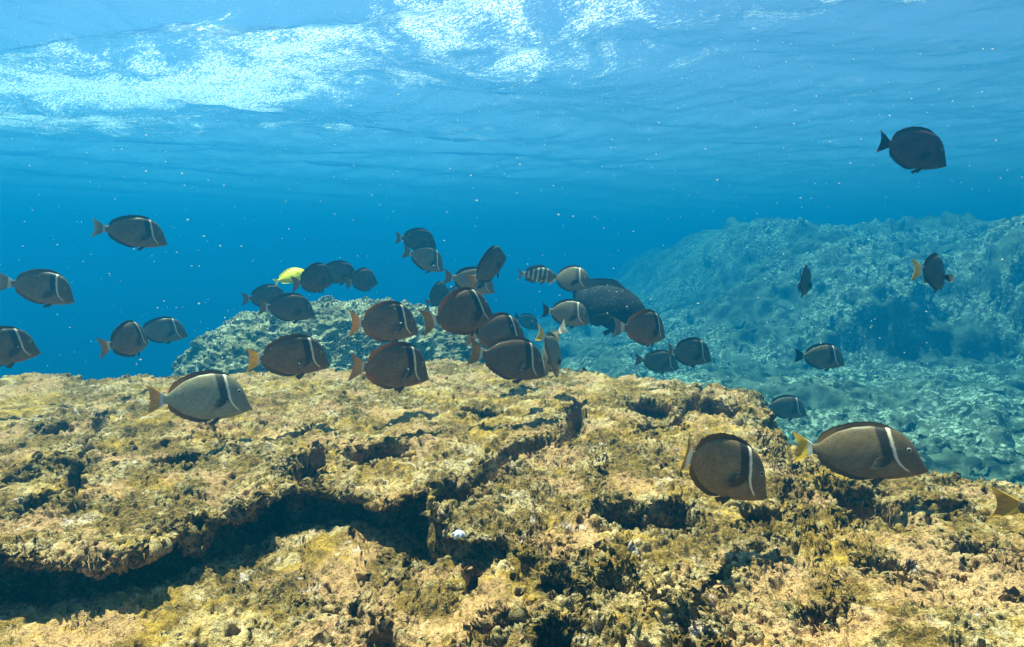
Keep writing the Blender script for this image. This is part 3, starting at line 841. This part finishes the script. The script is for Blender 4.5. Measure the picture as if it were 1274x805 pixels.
# over the mound
make_fish(S, 334, 369, 31, 10, 4, 'blackish surgeonfish over the top of the rock mound, the one farther left', 'plain', 'black', 'drab')
make_fish(S, 363, 383, 37, 14, -4, 'blackish surgeonfish with drab tail touching the top of the rock mound', 'plain', 'black', 'drab')
make_fish('tang', 365, 342, 26, 14, 14, 'bright yellow tang among the dark fish above the rock mound', 'yellow', 'yellow', 'yellow', sp=TANG, cat='yellow tang', group=None, ratio=0.72, size=0.15, roll=-38, deep=0.88)
make_fish(S, 394, 346, 38, 42, 10, 'black surgeonfish directly in front of the yellow tang', 'plain', 'black', 'drab')
make_fish(S, 422, 339, 30, 10, -6, 'hazy slate surgeonfish just behind the black one that covers the yellow tang', 'plain', 'black', 'drab')
make_fish(S, 453, 348, 30, 48, 6, 'small black surgeonfish at the right end of the row beside the yellow tang', 'plain', 'black', 'drab')
# middle, high
make_fish(S, 521, 298, 29, 6, -4, 'dark surgeonfish with drab tail, highest fish of the middle group', 'plain', 'black', 'drab')
make_fish(S, 532, 322, 33, 28, -16, 'grey surgeonfish with white bar just under the highest fish of the middle group', 'slaty', 'black', 'drab')
make_fish(S, 545, 366, 30, 56, 22, 'small dark surgeonfish angled upward, above the orange tailed pair', 'plain', 'black', 'drab')
make_fish(S, 569, 366, 22, 30, 0, 'greenish surgeonfish mostly hidden behind the topmost fish of the central cluster', 'slaty', 'grey', 'drab')
make_fish(S, 590, 350, 36, 20, -10, 'pale grey surgeonfish with dark bar, under the black fish with the orange tail', 'grey', 'black', 'drab', d=2.75)
make_fish(S, 611, 329, 37, 52, 32, 'black surgeonfish with orange tail climbing past the pale grey one', 'plain', 'black', 'ochre', roll=10, d=2.4, bend=0.1)
# middle right
make_fish('sergeant_fish', 671, 342, 25, 4, -3, 'pale banded damselfish facing the tail of a grey surgeonfish', 'banded', 'grey', 'drab', sp=SERGEANT, cat='damselfish', group=None, ratio=0.56, size=0.15)
make_fish(S, 712, 347, 34, -28, -2, 'grey surgeonfish in front of the big parrotfish back, the upper of two', 'slaty', 'black', 'drab')
make_fish(S, 709, 390, 36, -24, -4, 'grey surgeonfish in front of the big parrotfish belly, the lower of two', 'slaty', 'black', 'darkring')
make_fish('parrotfish', 754, 381, 70, -44, -8, 'big dark slate parrotfish with speckled back behind two grey surgeonfish', 'parrot', 'slate', 'slate', sp=PARROT, cat='parrotfish', group=None, ratio=0.52, size=0.51)
make_fish(S, 806, 408, 46, 52, -4, 'dark reddish brown surgeonfish in front of the big parrotfish head', 'dusky', 'rust', 'pale', bend=0.4)
make_fish(S, 860, 438, 37, 24, -6, 'dark grey surgeonfish over the rock edge right of the reddish brown one', 'slaty', 'black', 'drab')
make_fish(S, 822, 450, 30, 14, -4, 'grey surgeonfish half sunk behind the rock crest', 'slaty', 'grey', 'drab')
make_fish(S, 658, 400, 20, 30, -22, 'small hazy blue surgeonfish far behind the crest', 'plain', 'black', 'dark')
# right, in open water
make_fish(S, 1139, 186, 54, 33, -8, 'purple black surgeonfish high in the open water at upper right', 'purple', 'black', 'lined', size=0.20, spread=0.9)
make_fish(S, 1001, 350, 41, 80, 2, 'dark surgeonfish seen nearly end on against the far reef', 'plain', 'black', 'dark')
make_fish(S, 1166, 339, 49, 82, -6, 'dark surgeonfish swimming away with bright yellow tail, against the far reef', 'plain', 'black', 'gold', bend=0.35, pec='pale', flare=1.0)
make_fish(S, 1025, 444, 34, 22, -2, 'grey surgeonfish with white bar alone over the far seabed', 'olive', 'black', 'dark')
make_fish(S, 980, 507, 31, 20, -4, 'grey surgeonfish beside the broken corner of the rock', 'slaty', 'black', 'darkring')

# ------------------------------------------------------------------ small things
def blobs(name, C, rad, mat, stretch=1.0):
    """many tiny octahedral grains in one object"""
    base = np.array([(1, 0, 0), (-1, 0, 0), (0, 1, 0), (0, -1, 0), (0, 0, 1), (0, 0, -1)], float)
    tri = np.array([(0, 2, 4), (2, 1, 4), (1, 3, 4), (3, 0, 4), (2, 0, 5), (1, 2, 5), (3, 1, 5), (0, 3, 5)])
    k = len(C)
    jit = 1 + 0.5 * (rng.random((k, 6, 1)) - 0.5)
    sc_ = np.stack([1 + stretch * rng.random(k), np.ones(k), 0.6 + 0.6 * rng.random(k)], -1)
    V = C[:, None] + base[None] * jit * rad[:, None, None] * sc_[:, None]
    T = tri[None] + 6 * np.arange(k)[:, None, None]
    return link(name, raw_mesh(name, V.reshape(-1, 3), T.reshape(-1, 3)), mat)

def plain(name, c, rough=0.6, trans=0.0):
    n = N(name)
    obj = n.new('TexCoord').outputs['Object']
    cc = n.mix(n.noise(obj, 40, 2), tuple(q * 0.8 for q in c), c)
    s = n.bsdf(cc, rough, 0.4)
    if trans:
        t = n.new('BsdfTranslucent'); n.set(t.inputs[0], cc); s = n.mixs(trans, s, t.outputs[0])
    return n.done(s)
M_SNOW = plain('pale_flakes', (0.88, 0.90, 0.90), 0.7, 0.75)

k = 1900
dd = 0.45 + 3.2 * rng.random(k) ** 0.8
C = np.array([at(rng.uniform(-150, 1424), rng.uniform(60, 560), q) for q in dd])
rad = dd * np.exp(np.minimum(rng.normal(-8.0, 0.65, k), -6.6))
tag(blobs('drifting_particles', C, rad, M_SNOW), kind='stuff')
# bubbles drifting just under the broken surface
k = 1500
cx = rng.choice([-2.4, -1.2, -0.3, 0.4, 1.1, -3.6], k, p=[.3, .2, .15, .15, .1, .1])
C = np.stack([cx * KS + rng.normal(0, 0.8, k), (4.3 - 0.3 * cx * 0.6) * KS + rng.normal(0, 0.9, k), ZS - 0.10 - np.abs(rng.normal(0, 0.14, k))], -1)
tag(blobs('air_bubbles', C, rng.uniform(0.0015, 0.0045, k) * (0.6 + rng.random(k)), M_SNOW, 0.4), kind='stuff')

def on_reef(u, v):
    near = np.argwhere(((uu - u) ** 2 + (vv - v) ** 2 < 16) & (REEF_P[..., 1] > 0.3))
    k = np.argmin(REEF_P[near[:, 0], near[:, 1], 1])
    return Vector(REEF_P[tuple(near[k])])
def shell():
    import bmesh
    p = on_reef(570, 663)
    bm = bmesh.new()
    bmesh.ops.create_icosphere(bm, subdivisions=4, radius=1)
    for v_ in bm.verts:
        c = v_.co
        k_ = 1 + 0.18 * math.sin(7 * math.atan2(c.y, c.x)) * (1 - c.z ** 2) + 0.10 * math.sin(5 * c.x + 3 * c.y)
        v_.co = Vector((c.x * 0.0105 * k_, c.y * 0.008 * k_, c.z * 0.008))
    m = bpy.data.meshes.new('white_shell'); bm.to_mesh(m); bm.free()
    for q in m.polygons: q.use_smooth = True
    o = link('white_shell', m, plain('chalky_white', (0.72, 0.72, 0.78), 0.6))
    o.location = p + Vector((0, -0.001, 0.001)); o.rotation_euler = (0.3, 0.2, 0.4)
    tag(o, 'small chalky white shell stuck on the rock above a dark hollow', 'shell')
shell()
